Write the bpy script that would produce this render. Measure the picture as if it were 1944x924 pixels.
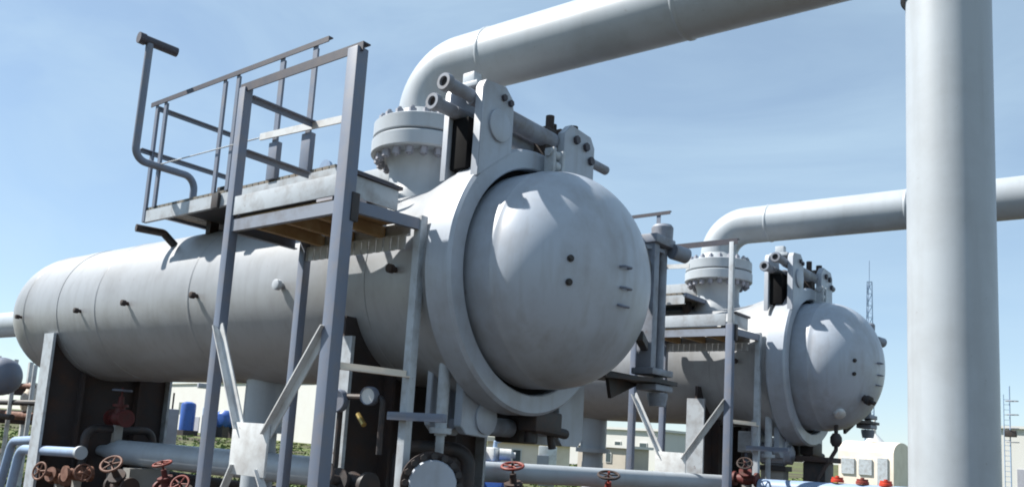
import bpy, bmesh, math, random
from mathutils import Vector, Matrix, Quaternion
random.seed(7)
for o in list(bpy.data.objects): bpy.data.objects.remove(o)
sc = bpy.context.scene
COL = sc.collection
PI = math.pi
HZ = 3.15                                   # height of the vessel axes above the ground

# ------------------------------------------------------------------ camera
cam_d = bpy.data.cameras.new("camera"); cam = bpy.data.objects.new("camera", cam_d); COL.objects.link(cam)
YAW, PITCH, ROLL, FPX = math.radians(49.5812), math.radians(8.3158), math.radians(3.879), 1631.28
cam.location = (4.7663, -6.4784, -1.5138 + HZ)
az = PI - YAW
fw = Vector((math.cos(az)*math.cos(PITCH), math.sin(az)*math.cos(PITCH), math.sin(PITCH)))
rt = fw.cross(Vector((0, 0, 1))).normalized(); up = rt.cross(fw)
r2 = rt*math.cos(ROLL) + up*math.sin(ROLL); u2 = up*math.cos(ROLL) - rt*math.sin(ROLL)
cam.rotation_euler = Matrix((r2, u2, -fw)).transposed().to_euler()
cam_d.sensor_width = 36; cam_d.lens = 36*FPX/1944
cam_d.shift_x = 70.44/1944; cam_d.shift_y = 133.02/1944
cam_d.clip_start = 0.1; cam_d.clip_end = 8000
sc.camera = cam

# ------------------------------------------------------------------ sky, sun, exposure
SUN = Vector((-0.57, -0.33, 0.75)).normalized()
w = bpy.data.worlds.new("World"); sc.world = w; w.use_nodes = True
nt = w.node_tree; nt.nodes.clear()
def wn(t, **k):
    n = nt.nodes.new(t)
    for a, b in k.items(): setattr(n, a, b)
    return n
sky = wn('ShaderNodeTexSky', sky_type='NISHITA', sun_disc=False)
sky.sun_elevation = math.asin(SUN.z); sky.sun_rotation = math.atan2(SUN.x, SUN.y)
sky.air_density = 0.9; sky.dust_density = 0.0; sky.ozone_density = 1.8
tc = wn('ShaderNodeTexCoord')
mp = wn('ShaderNodeMapping'); mp.inputs['Rotation'].default_value = (0.35, 0.25, 0.7); mp.inputs['Scale'].default_value = (1.1, 4.2, 6.0)
nz = wn('ShaderNodeTexNoise'); nz.inputs['Scale'].default_value = 1.25; nz.inputs['Detail'].default_value = 9; nz.inputs['Roughness'].default_value = .56; nz.inputs['Distortion'].default_value = .5
cr = wn('ShaderNodeValToRGB'); cr.color_ramp.elements[0].position = .40; cr.color_ramp.elements[1].position = .78; cr.color_ramp.elements[0].color = (.38, .38, .38, 1)
cr.color_ramp.elements[1].color = (.72, .72, .72, 1)
mx = wn('ShaderNodeMix', data_type='RGBA'); mx.inputs['B'].default_value = (4.0, 5.35, 6.4, 1)
bg = wn('ShaderNodeBackground'); bg.inputs['Strength'].default_value = 0.080
out = wn('ShaderNodeOutputWorld')
L = nt.links.new
L(tc.outputs['Generated'], mp.inputs['Vector']); L(mp.outputs[0], nz.inputs['Vector']); L(nz.outputs['Fac'], cr.inputs['Fac'])
L(cr.outputs['Color'], mx.inputs['Factor']); L(sky.outputs[0], mx.inputs['A']); L(mx.outputs['Result'], bg.inputs['Color']); L(bg.outputs[0], out.inputs[0])
sd = bpy.data.lights.new("sun", 'SUN'); sd.energy = 5.0; sd.angle = math.radians(.53); sd.color = (1, .955, .88)
so = bpy.data.objects.new("sun", sd); COL.objects.link(so); so.location = (0, 0, 40)
so.rotation_euler = SUN.to_track_quat('Z', 'Y').to_euler()
sc.view_settings.view_transform = 'Standard'; sc.view_settings.look = 'None'; sc.view_settings.gamma = 1
sc.view_settings.use_curve_mapping = False; sc.view_settings.exposure = 0.92
sc.cycles.max_bounces = 6; sc.cycles.filter_width = 1.9

# ------------------------------------------------------------------ materials
def mat(name, base, rough=.5, metal=0.0, spec=.5, dirt=None, amount=.25, scale=3.0, streak=0.0, bump=0.0, bscale=40, lo=.45, hi=.72, chips=0.0):
    m = bpy.data.materials.new(name); m.use_nodes = True
    t = m.node_tree; b = t.nodes['Principled BSDF']
    b.inputs['Roughness'].default_value = rough; b.inputs['Metallic'].default_value = metal
    b.inputs['Specular IOR Level'].default_value = spec
    c = t.nodes.new('ShaderNodeTexCoord')
    dirt = dirt or tuple(x*.6 for x in base)
    n1 = t.nodes.new('ShaderNodeTexNoise'); n1.inputs['Scale'].default_value = scale; n1.inputs['Detail'].default_value = 8; n1.inputs['Roughness'].default_value = .62
    t.links.new(c.outputs['Object'], n1.inputs['Vector'])
    r1 = t.nodes.new('ShaderNodeValToRGB'); r1.color_ramp.elements[0].position = lo; r1.color_ramp.elements[1].position = hi
    r1.color_ramp.elements[1].color = (amount,)*3 + (1,)
    t.links.new(n1.outputs['Fac'], r1.inputs['Fac'])
    m1 = t.nodes.new('ShaderNodeMix'); m1.data_type = 'RGBA'
    m1.inputs['A'].default_value = base + (1,); m1.inputs['B'].default_value = dirt + (1,)
    t.links.new(r1.outputs['Color'], m1.inputs['Factor'])
    last = m1.outputs['Result']
    if streak:
        mpn = t.nodes.new('ShaderNodeMapping'); mpn.inputs['Scale'].default_value = (9, 9, .7)
        t.links.new(c.outputs['Object'], mpn.inputs['Vector'])
        n2 = t.nodes.new('ShaderNodeTexNoise'); n2.inputs['Scale'].default_value = 1.0; n2.inputs['Detail'].default_value = 5
        t.links.new(mpn.outputs[0], n2.inputs['Vector'])
        r3 = t.nodes.new('ShaderNodeValToRGB'); r3.color_ramp.elements[0].position = .52; r3.color_ramp.elements[1].position = .75
        r3.color_ramp.elements[1].color = (streak,)*3 + (1,)
        t.links.new(n2.outputs['Fac'], r3.inputs['Fac'])
        m2 = t.nodes.new('ShaderNodeMix'); m2.data_type = 'RGBA'; m2.inputs['B'].default_value = dirt + (1,)
        t.links.new(r3.outputs['Color'], m2.inputs['Factor']); t.links.new(last, m2.inputs['A']); last = m2.outputs['Result']
    if chips:
        n4 = t.nodes.new('ShaderNodeTexNoise'); n4.inputs['Scale'].default_value = 11; n4.inputs['Detail'].default_value = 10; n4.inputs['Roughness'].default_value = .7
        t.links.new(c.outputs['Object'], n4.inputs['Vector'])
        r4 = t.nodes.new('ShaderNodeValToRGB'); r4.color_ramp.elements[0].position = .66; r4.color_ramp.elements[1].position = .70
        r4.color_ramp.elements[1].color = (chips,)*3 + (1,)
        t.links.new(n4.outputs['Fac'], r4.inputs['Fac'])
        m4 = t.nodes.new('ShaderNodeMix'); m4.data_type = 'RGBA'; m4.inputs['B'].default_value = (.11, .05, .03, 1)
        t.links.new(r4.outputs['Color'], m4.inputs['Factor']); t.links.new(last, m4.inputs['A']); last = m4.outputs['Result']
    t.links.new(last, b.inputs['Base Color'])
    mr = t.nodes.new('ShaderNodeMapRange'); mr.inputs['To Min'].default_value = rough*.85; mr.inputs['To Max'].default_value = min(1, rough*1.25)
    t.links.new(n1.outputs['Fac'], mr.inputs['Value']); t.links.new(mr.outputs[0], b.inputs['Roughness'])
    if bump:
        n3 = t.nodes.new('ShaderNodeTexNoise'); n3.inputs['Scale'].default_value = bscale; n3.inputs['Detail'].default_value = 4
        t.links.new(c.outputs['Object'], n3.inputs['Vector'])
        bp = t.nodes.new('ShaderNodeBump'); bp.inputs['Strength'].default_value = bump; bp.inputs['Distance'].default_value = .02
        t.links.new(n3.outputs['Fac'], bp.inputs['Height']); t.links.new(bp.outputs[0], b.inputs['Normal'])
    return m
M = {}
M['midgrey'] = mat('mid_grey_paint', (.24, .27, .33), .5, dirt=(.12, .10, .09), amount=.7, scale=5, chips=.7)
M['vessel'] = mat('vessel_paint', (.335, .35, .37), .36, dirt=(.17, .165, .16), amount=.5, scale=1.1, streak=.24, bump=.08, bscale=3, chips=0.55)
M['door'] = mat('door_paint', (.385, .43, .50), .36, dirt=(.23, .22, .22), amount=.55, scale=1.7, streak=.35, bump=.06, bscale=4, chips=0.35)
M['pipe'] = mat('pipe_paint', (.385, .425, .465), .40, dirt=(.25, .26, .27), amount=.45, scale=1.4, streak=.25, bump=.05, bscale=3, chips=0.3)
M['white'] = mat('white_paint', (.60, .62, .63), .5, dirt=(.30, .27, .25), amount=.65, scale=5, streak=.3, chips=0.8)
M['steel'] = mat('blue_grey_paint', (.145, .175, .24), .45, dirt=(.20, .19, .20), amount=.6, scale=6, chips=0.7)
M['pale'] = mat('pale_grey_paint', (.43, .47, .51), .45, dirt=(.20, .18, .17), amount=.65, scale=6, chips=0.8)
M['darkrail'] = mat('dark_rail_paint', (.045, .044, .06), .5, dirt=(.08, .055, .05), amount=.5, scale=9, chips=0.5)
M['dark'] = mat('dark_metal', (.028, .026, .028), .55, dirt=(.09, .05, .035), amount=.6, scale=7)
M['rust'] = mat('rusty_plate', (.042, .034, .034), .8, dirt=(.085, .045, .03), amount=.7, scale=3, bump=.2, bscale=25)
M['red'] = mat('red_oxide_paint', (.22, .035, .025), .55, dirt=(.12, .05, .035), amount=.8, scale=9)
M['darkred'] = mat('dark_red_paint', (.10, .014, .013), .6, dirt=(.05, .03, .025), amount=.8, scale=9)
M['brightred'] = mat('bright_red_paint', (.52, .045, .02), .5, dirt=(.25, .05, .03), amount=.6, scale=9)
M['copper'] = mat('brown_casting', (.13, .055, .035), .65, dirt=(.34, .19, .14), amount=.8, scale=8)
M['bluepipe_and_haze'] = mat('pale_blue_paint_and_haze', (.26, .36, .52), .4, dirt=(.22, .25, .32), amount=.5, scale=5)  # blue paint of the pipes; on the far masts it imitates bluish haze
M['blue'] = mat('bright_blue_paint', (.025, .09, .36), .4, dirt=(.03, .06, .2), amount=.6, scale=2)
M['wood'] = mat('plank_wood', (.30, .20, .10), .8, dirt=(.42, .33, .20), amount=.8, scale=5, bump=.2, bscale=15)
M['grating'] = mat('grating_steel', (.13, .12, .10), .6, dirt=(.22, .14, .08), amount=.6, scale=5)
M['rubber_and_shade'] = mat('gasket_rubber_and_gap_shade', (.008, .008, .009), .8, spec=.1)  # gasket black, also the painted shade in the clamp lug gap
M['wallwhite'] = mat('white_wall', (.56, .56, .545), .7, dirt=(.5, .48, .45), amount=.4, scale=.6)
M['walltan'] = mat('tan_wall', (.46, .42, .36), .8, dirt=(.32, .28, .24), amount=.5, scale=.7)
M['cream'] = mat('cream_sheet', (.72, .64, .55), .5, dirt=(.5, .42, .34), amount=.5, scale=1.4)
M['greypanel'] = mat('grey_panel', (.30, .31, .36), .6, dirt=(.2, .2, .22), amount=.5, scale=2)
M['window'] = mat('dark_glass', (.05, .07, .08), .12, dirt=(.10, .13, .13), amount=.6, scale=1)
M['concrete'] = mat('concrete', (.30, .29, .27), .9, dirt=(.18, .17, .15), amount=.6, scale=3)
M['gaugeface'] = mat('gauge_face', (.62, .64, .66), .3)
M['brass'] = mat('brass', (.45, .33, .12), .35, metal=1.0, dirt=(.2, .13, .05), amount=.6, scale=10)

# ------------------------------------------------------------------ mesh helpers (points are given in vessel axes: z = 0 on the vessel axis)
class B:
    def __init__(s): s.b = bmesh.new()
    def tube(s, pts, r, n=16, caps=True, hollow=0.0):
        pts = [Vector(p) for p in pts]
        rs = r if isinstance(r, (list, tuple)) else [r]*len(pts)
        T = []
        for i in range(len(pts)):
            a = pts[max(i-1, 0)]; c = pts[min(i+1, len(pts)-1)]
            if 0 < i < len(pts)-1:
                t = ((pts[i]-a).normalized() + (c-pts[i]).normalized())
            else: t = c-a
            T.append(t.normalized())
        x = T[0].orthogonal().normalized(); rings = []
        for i, p in enumerate(pts):
            if i:
                q = T[i-1].rotation_difference(T[i]); x = q @ x
            x = (x - T[i]*x.dot(T[i])).normalized(); y = T[i].cross(x)
            k = 1.0
            if 0 < i < len(pts)-1:
                d = (pts[i]-pts[i-1]).normalized().dot(T[i]); k = 1.0
            rings.append([s.b.verts.new(p + (x*math.cos(2*PI*j/n) + y*math.sin(2*PI*j/n))*rs[i]*k) for j in range(n)])
        for a, c in zip(rings, rings[1:]):
            for j in range(n): s.b.faces.new((a[j], a[(j+1) % n], c[(j+1) % n], c[j]))
        if caps:
            s.b.faces.new(list(reversed(rings[0]))); s.b.faces.new(rings[-1])
        return s
    def lathe(s, prof, o=(0, 0, 0), d=(1, 0, 0), n=48, closed=False):
        """prof: (distance along d, radius)"""
        o = Vector(o); d = Vector(d).normalized(); x = d.orthogonal().normalized(); y = d.cross(x); rings = []
        for a, r in prof:
            if r < 1e-5: rings.append([s.b.verts.new(o+d*a)])
            else: rings.append([s.b.verts.new(o+d*a+(x*math.cos(2*PI*j/n)+y*math.sin(2*PI*j/n))*r) for j in range(n)])
        pr = list(zip(rings, rings[1:]))
        if closed: pr.append((rings[-1], rings[0]))
        for a, c in pr:
            for j in range(n):
                k = (j+1) % n
                if len(a) == 1 and len(c) == 1: continue
                if len(a) == 1: s.b.faces.new((a[0], c[k], c[j]))
                elif len(c) == 1: s.b.faces.new((a[j], a[k], c[0]))
                else: s.b.faces.new((a[j], a[k], c[k], c[j]))
        return s
    def bar(s, p0, p1, w, h, upv=(0, 0, 1), bev=.0):
        p0, p1 = Vector(p0), Vector(p1); t = (p1-p0).normalized(); u = Vector(upv)
        sd_ = t.cross(u)
        if sd_.length < 1e-4: u = Vector((0, 1, 0)); sd_ = t.cross(u)
        sd_.normalize(); u = sd_.cross(t)
        v = [s.b.verts.new(p+sd_*a*w/2+u*c*h/2) for p in (p0, p1) for a, c in ((-1, -1), (1, -1), (1, 1), (-1, 1))]
        fs = [s.b.faces.new([v[i] for i in f]) for f in ((0, 1, 2, 3), (7, 6, 5, 4), (0, 4, 5, 1), (1, 5, 6, 2), (2, 6, 7, 3), (3, 7, 4, 0))]
        if bev:
            es = {e for f in fs for e in f.edges}
            bmesh.ops.bevel(s.b, geom=list(es), offset=bev, segments=2, affect='EDGES', profile=.6)
        return s
    def box(s, lo, hi, bev=0.0):
        lo, hi = Vector(lo), Vector(hi); c = (lo+hi)/2
        return s.bar((lo.x, c.y, c.z), (hi.x, c.y, c.z), hi.y-lo.y, hi.z-lo.z, bev=bev)
    def angle(s, p0, p1, a, t, s1, s2):
        """L-section: two flat legs of width a and thickness t along the directions s1, s2"""
        p0, p1, s1, s2 = Vector(p0), Vector(p1), Vector(s1), Vector(s2)
        prof = [s1*0+s2*0, s1*a, s1*a+s2*t, s1*t+s2*t, s1*t+s2*a, s2*a]
        A = [s.b.verts.new(p0+q) for q in prof]; C_ = [s.b.verts.new(p1+q) for q in prof]
        for i in range(6): s.b.faces.new((A[i], A[(i+1) % 6], C_[(i+1) % 6], C_[i]))
        s.b.faces.new(list(reversed(A))); s.b.faces.new(C_)
        return s
    def prism(s, poly, ax, lo, hi, bev=0.0):
        """poly: 2D outline in the plane normal to axis ax ('x': (y,z), 'y': (x,z), 'z': (x,y))"""
        def mk(q, h): return {'x': (h, q[0], q[1]), 'y': (q[0], h, q[1]), 'z': (q[0], q[1], h)}[ax]
        a = [s.b.verts.new(mk(q, lo)) for q in poly]; c = [s.b.verts.new(mk(q, hi)) for q in poly]; n = len(poly)
        fs = [s.b.faces.new((a[i], a[(i+1) % n], c[(i+1) % n], c[i])) for i in range(n)]
        fs += [s.b.faces.new(list(reversed(a))), s.b.faces.new(c)]
        if bev:
            bmesh.ops.bevel(s.b, geom=list({e for f in fs for e in f.edges}), offset=bev, segments=2, affect='EDGES')
        return s
    def torus(s, o, d, R, r, n=28, m=10):
        d = Vector(d).normalized()
        return s.lathe([(r*math.sin(2*PI*k/m), R+r*math.cos(2*PI*k/m)) for k in range(m)], o, d, n, closed=True)
    def build(s, name, m, parent=None, sharp=35):
        o = Vector(parent['base']) if parent is not None and 'base' in parent else Vector((0, 0, 0))
        p = parent
        while p is not None and p.parent is not None:
            p = p.parent
        if p is not None: o = p.location.copy()
        bmesh.ops.recalc_face_normals(s.b, faces=s.b.faces)
        for v in s.b.verts: v.co = Vector((v.co.x, v.co.y, v.co.z+HZ)) - o
        me = bpy.data.meshes.new(name); s.b.to_mesh(me); s.b.free()
        me.shade_smooth(); me.set_sharp_from_angle(angle=math.radians(sharp))
        me.materials.append(M[m] if isinstance(m, str) else m)
        ob = bpy.data.objects.new(name, me); COL.objects.link(ob)
        if parent is not None: ob.parent = parent
        return ob
def arc(c, a, e, R, n=10):
    """quarter bend around centre c from direction a to direction e (unit vectors from c)"""
    c, a, e = Vector(c), Vector(a), Vector(e)
    return [c + (a*math.cos(PI/2*i/n) + e*math.sin(PI/2*i/n))*R for i in range(n+1)]
def bendpath(pts, R, n=8):
    pts = [Vector(p) for p in pts]; outp = [pts[0]]
    for i in range(1, len(pts)-1):
        a = (pts[i-1]-pts[i]).normalized(); c = (pts[i+1]-pts[i]).normalized()
        ang = a.angle(c); d = R/math.tan(ang/2)
        ctr = pts[i] + (a+c).normalized()*(R/math.sin(ang/2))
        v0 = pts[i]+a*d-ctr; v1 = pts[i]+c*d-ctr
        for k in range(n+1): outp.append(ctr + v0.slerp(v1, k/n).normalized()*R)
    outp.append(pts[-1]); return outp
def tag(o, label, cat, group=None, kind=None):
    if label: o['label'] = label
    if cat: o['category'] = cat
    if group: o['group'] = group
    if kind: o['kind'] = kind
    return o
def thing(name, label, cat, loc, group=None):
    """an Empty at the base of a thing; loc in vessel axes"""
    o = bpy.data.objects.new(name, None); COL.objects.link(o)
    o.location = (loc[0], loc[1], loc[2]+HZ); o.empty_display_size = .2
    return tag(o, label, cat, group)
def copy_thing(root, delta, label, group=None):
    def cp(o, par):
        c = o.copy(); COL.objects.link(c)
        if par is not None: c.parent = par
        for k in o.children: cp(k, c)
        return c
    r = cp(root, None); r.location = root.location + Vector(delta); r['label'] = label
    if group: r['group'] = group
    return r

GZ = -HZ                                    # the ground in vessel axes
# ------------------------------------------------------------------ ground
def ground():
    m = bpy.data.materials.new('ground_soil'); m.use_nodes = True; t = m.node_tree; b = t.nodes['Principled BSDF']
    b.inputs['Roughness'].default_value = .95
    c = t.nodes.new('ShaderNodeTexCoord')
    n1 = t.nodes.new('ShaderNodeTexNoise'); n1.inputs['Scale'].default_value = .09; n1.inputs['Detail'].default_value = 9
    n2 = t.nodes.new('ShaderNodeTexNoise'); n2.inputs['Scale'].default_value = 2.5; n2.inputs['Detail'].default_value = 9
    for n in (n1, n2): t.links.new(c.outputs['Object'], n.inputs['Vector'])
    r1 = t.nodes.new('ShaderNodeValToRGB'); r1.color_ramp.elements[0].position = .42; r1.color_ramp.elements[1].position = .56
    t.links.new(n1.outputs['Fac'], r1.inputs['Fac'])
    s1 = t.nodes.new('ShaderNodeMix'); s1.data_type = 'RGBA'; s1.inputs['A'].default_value = (.034, .022, .013, 1); s1.inputs['B'].default_value = (.062, .042, .026, 1)
    g1 = t.nodes.new('ShaderNodeMix'); g1.data_type = 'RGBA'; g1.inputs['A'].default_value = (.05, .085, .012, 1); g1.inputs['B'].default_value = (.12, .14, .03, 1)
    for k in (s1, g1): t.links.new(n2.outputs['Fac'], k.inputs['Factor'])
    # bare soil in the yard, grass beyond it
    sep = t.nodes.new('ShaderNodeVectorMath'); sep.operation = 'LENGTH'; t.links.new(c.outputs['Object'], sep.inputs[0])
    mr = t.nodes.new('ShaderNodeMapRange'); mr.inputs['From Min'].default_value = 16; mr.inputs['From Max'].default_value = 26
    t.links.new(sep.outputs['Value'], mr.inputs['Value'])
    mu = t.nodes.new('ShaderNodeMath'); mu.operation = 'MULTIPLY'
    t.links.new(mr.outputs[0], mu.inputs[0]); t.links.new(r1.outputs['Color'], mu.inputs[1])
    f = t.nodes.new('ShaderNodeMix'); f.data_type = 'RGBA'
    t.links.new(mu.outputs[0], f.inputs['Factor']); t.links.new(s1.outputs['Result'], f.inputs['A']); t.links.new(g1.outputs['Result'], f.inputs['B'])
    t.links.new(f.outputs['Result'], b.inputs['Base Color'])
    bp = t.nodes.new('ShaderNodeBump'); bp.inputs['Strength'].default_value = .6; bp.inputs['Distance'].default_value = .05
    t.links.new(n2.outputs['Fac'], bp.inputs['Height']); t.links.new(bp.outputs[0], b.inputs['Normal'])
    bm = B(); n = 96; rr = [6, 14, 30, 70, 160, 400, 1000, 3000]
    ctr = bm.b.verts.new((0, 0, GZ)); prev = None
    for r in rr:
        cur = [bm.b.verts.new((r*math.cos(2*PI*j/n), r*math.sin(2*PI*j/n), GZ)) for j in range(n)]
        for j in range(n):
            k = (j+1) % n
            if prev is None: bm.b.faces.new((ctr, cur[j], cur[k]))
            else: bm.b.faces.new((prev[j], cur[j], cur[k], prev[k]))
        prev = cur
    o = bm.build('ground', m); o['kind'] = 'structure'
ground()

# ------------------------------------------------------------------ separator vessel
D2 = (0.056, 7.484, 0)                      # offset from the near vessel to the far one
v = thing('separator_vessel', 'large near grey pressure vessel with domed quick-opening door facing right, under the access platform', 'pressure vessel', (-5, 0, GZ), 'horizontal separator vessels')
prof = [(-9.05-1.2*math.sin(a), math.cos(a)) for a in [PI/2*(1-k/18) for k in range(19)]]
def seam(x): return [(x-.03, 1.0), (x-.015, 1.007), (x+.015, 1.007), (x+.03, 1.0)]
for x in (-8.95, -6.7, -4.4): prof += seam(x)
prof += [(-1.35, 1.0), (-1.2, 1.004), (-1.05, 1.02), (-.9, 1.05), (-.74, 1.10), (-.6, 1.145), (-.48, 1.17), (-.38, 1.18), (-.302, 1.18), (-.302, .95)]
B().lathe(prof, n=96).build('shell', 'vessel', v, 25)
B().lathe([(-.30, 1.0), (-.30, 1.235), (-.275, 1.262), (-.03, 1.262), (0, 1.235), (0, 1.082), (-.012, 1.07), (-.14, 1.07), (-.14, 1.0)], n=96, closed=True).build('closure_ring', 'door', v, 40)
B().lathe([(-.135, .9), (-.135, 1.068), (-.10, 1.068), (-.10, .9)], n=96, closed=True).build('gasket', 'rubber_and_shade', v)
dp = [(-.098, .95), (-.098, 1.0), (-.085, 1.012), (.21, 1.012), (.23, 1.0145), (.25, 1.012), (.262, 1.005)]
dp += [(.255+.775*math.sin(a), 1.003*math.cos(a)) for a in [PI/2*k/22 for k in range(1, 23)]]
door = B().lathe(dp, n=96).build('closure_door', 'door', v, 30)
for (x, y, z), (a, b_, c_) in (((1.022, -.145, .032), (.994, -.11, .024)), ((1.016, -.121, -.144), (.99, -.093, -.11)), ((.992, -.111, -.293), (.97, -.086, -.226))):
    n = Vector((a, b_, c_)).normalized(); t = n.cross(Vector((0, 0, 1))).normalized(); p = Vector((x, y, z))
    B().tube(bendpath([p-t*.055-n*.02, p-t*.055+n*.045, p+t*.055+n*.045, p+t*.055-n*.02], .015, 4), .011, 8).build('grip', 'steel', door)
for (x, y, z), (a, b_, c_) in (((.827, -.683, .02), (.82, -.573, .017)), ((.817, -.674, -.177), (.81, -.568, -.149))):
    n = Vector((a, b_, c_)).normalized(); p = Vector((x, y, z))
    B().lathe([(-.01, .03), (.012, .03), (.012, .018), (.03, .018), (.03, 0)], p, n, 12).build('plug', 'dark', door)
# lifting eye on the top of the ring
e = B()
for s in (-.075, .075): e.bar((.11, .02+s, .95), (.11, .02+s, 1.29), .045, .11, (1, 0, 0), .008)
e.tube([(.11, -.10, 1.24), (.11, .14, 1.24)], .04, 12); e.tube([(.11, -.02, 1.13), (.11, .06, 1.13)], .05, 12)
e.bar((.10, -.10, 1.02), (.10, .14, 1.02), .16, .05, bev=.008)
e.build('lifting_eye', 'pale', door)
# clamp lugs (near / far, top / bottom) as pairs of plates, and the screw rods between them
def lug(poly, disc, x=.012):
    B().prism(poly, 'x', x-.452, x-.382, .006).build('clamp_lug', 'door', v)
    o = B().prism(poly, 'x', x-.087, x, .006).build('clamp_lug', 'door', v)
    if disc:
        B().lathe([(0, 0), (0, .145), (.022, .15), (.028, .14), (.028, 0)], (x+.001, disc[0], disc[1]), (1, 0, 0), 32).build('trunnion_cap', 'door', o)
    return o
lg = lug([(-.99, .77), (-.99, 1.60), (-.95, 1.67), (-.66, 1.70), (-.56, 1.62), (-.53, 1.50), (-.53, 1.115)], (-.74, 1.30))
for y, z in ((-.70, 1.58), (-.60, 1.56)):
    B().lathe([(0, .032), (.03, .032), (.03, 0)], (.013, y, z), (1, 0, 0), 6).build('bolt', 'darkrail', lg)
lg = lug([(.30, 1.20), (.30, 1.58), (.42, 1.70), (.78, 1.68), (.86, 1.58), (.86, .90)], None)
for y, z in ((.50, 1.56), (.68, 1.54), (.78, 1.42)):
    B().lathe([(0, .045), (.035, .045), (.035, 0)], (.013, y, z), (1, 0, 0), 6).build('bolt', 'darkrail', lg)
lug([(-.62, -.90), (-.62, -1.40), (-.54, -1.47), (-.24, -1.49), (-.13, -1.42), (-.09, -1.05)], (-.28, -1.31), -.302)
lug([(.90, -.72), (.92, -1.44), (1.0, -1.52), (1.3, -1.52), (1.38, -1.44), (1.38, -.80), (1.2, -.6)], None, -.302)
def rod(x, z, y0, y1, mid):
    B().tube([(x, y0, z), (x, mid[0]-.001, z), (x, mid[0], z), (x, mid[1], z), (x, mid[1]+.001, z), (x, y1, z)], [.05, .05, .09, .09, .05, .05], 20).build('clamp_rod', 'midgrey', v)
rod(-.13, 1.50, -.99, 1.32, (-.50, .28)); rod(-.31, 1.42, -.99, 1.18, (-.50, .28))
rod(-.46, -1.38, -.4, 1.3, (-.05, .3)); rod(-.60, -1.38, -.4, 1.3, (-.05, .3))
# open drive sockets that stick out on the near side of the top lug
for x, z, y in ((-.13, 1.53, -1.36), (-.33, 1.42, -1.28)):
    B().lathe([(0, .046), (0, .074), (.02, .08), (.06, .08), (.08, .06), (.40, .06), (.40, .045), (.02, .045)], (x, y, z), (0, 1, 0), 20, closed=True).build('drive_socket', 'midgrey', v)
    B().lathe([(.03, 0), (.03, .0445), (.04, .0445), (.04, 0)], (x, y, z), (0, 1, 0), 16).build('socket_core', 'dark', v)
B().box((-.36, -.95, .88), (-.17, -.62, 1.36), .01).build('gap_shade_block', 'rubber_and_shade', v)  # black block added to paint the deep shade between the lug plates
B().bar((-.23, -.97, 1.66), (-.23, -.60, 1.66), .29, .05, bev=.01).box((-.30, -.93, 1.69), (-.16, -.82, 1.80), .015).box((-.33, -.74, 1.69), (-.2, -.66, 1.76), .015).build('bridge_plate', 'pale', v)
k = B(); k.box((-.36, .36, 1.58), (-.08, .80, 1.66), .01); k.tube([(-.2, .33, 1.66), (-.2, .33, 1.80)], .045, 12); k.tube([(-.26, .48, 1.66), (-.26, .48, 1.77)], .035, 10); k.tube([(-.16, .70, 1.66), (-.16, .70, 1.80)], .05, 10); k.box((-.36, .12, 1.30), (-.08, .30, 1.62), .03)
k.build('drive_gear', 'rust', v)
k = B(); k.box((-.68, .34, -1.52), (-.36, .66, -1.2), .03); k.box((-.27, .18, -1.40), (-.05, .62, -1.20), .03); k.tube([(-.2, .3, -1.3), (-.2, .3, -1.50)], .06, 12); k.tube([(-.1, .22, -1.36), (-.1, .75, -1.40)], .05, 10); k.tube([(-.16, .52, -1.2), (-.16, .62, -1.55)], .04, 10); k.build('lower_gear', 'dark', v)
# hinge on the far side of the ring
h = B(); h.bar((.30, 1.70, -.66), (.30, 1.70, .70), .18, .11, (0, 1, 0), .012); h.build('hinge_bar', 'midgrey', v)
B().box((.20, 1.73, -.66), (.25, 1.97, .68), .008).build('hinge_plate', 'dark', v)
h = B(); h.tube([(.30, 1.98, -.86), (.30, 1.98, .74)], .055, 16); h.build('hinge_pin', 'midgrey', v)
h = B(); h.bar((.30, 1.60, .74), (.30, 2.04, .74), .26, .10, bev=.02); h.lathe([(0, 0), (0, .115), (.16, .12), (.19, .10), (.19, 0)], (.30, 1.96, .77), (0, 0, 1), 24)
h.lathe([(0, 0), (0, .085), (.2, .085), (.22, .06), (.22, 0)], (.42, 1.98, .66), (.4, 1, -.1), 16); h.build('hinge_cap', 'midgrey', v)
h = B(); h.bar((.30, 1.62, -.68), (.30, 2.08, -.68), .26, .07, bev=.015); h.bar((.30, 1.72, -.84), (.30, 2.10, -.84), .24, .07, bev=.015); h.lathe([(0, .0), (0, .09), (.10, .11), (.14, .11), (.14, 0)], (.30, 1.98, -1.03), (0, 0, 1), 16); h.build('hinge_foot', 'midgrey', v)
h = B(); h.prism([(-.2, 1.05), (.18, 1.0), (.46, 1.55), (.44, 2.06), (.22, 2.10), (-.16, 1.28)], 'z', -.80, -.755); h.prism([(1.1, -.72), (1.9, -.72), (1.9, -.76), (1.2, -1.0)], 'x', .1, .14); h.build('hinge_arm', 'dark', v)
h = B(); h.prism([(-.2, 1.1), (.12, 1.0), (.36, 1.55), (.38, 1.78), (.22, 1.80), (-.16, 1.24)], 'z', .62, .66); h.build('door_arm', 'midgrey', v)
for z in (-.42, .42): B().bar((.66, .80, z), (.30, 1.56, z), .08, .10, bev=.012).build('door_arm', 'dark', v)
for o in list(v.children):
    if o.name.split('.')[0] in ('hinge_bar', 'hinge_plate', 'hinge_pin', 'hinge_cap', 'hinge_foot'): o.location.y = -.10
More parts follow.
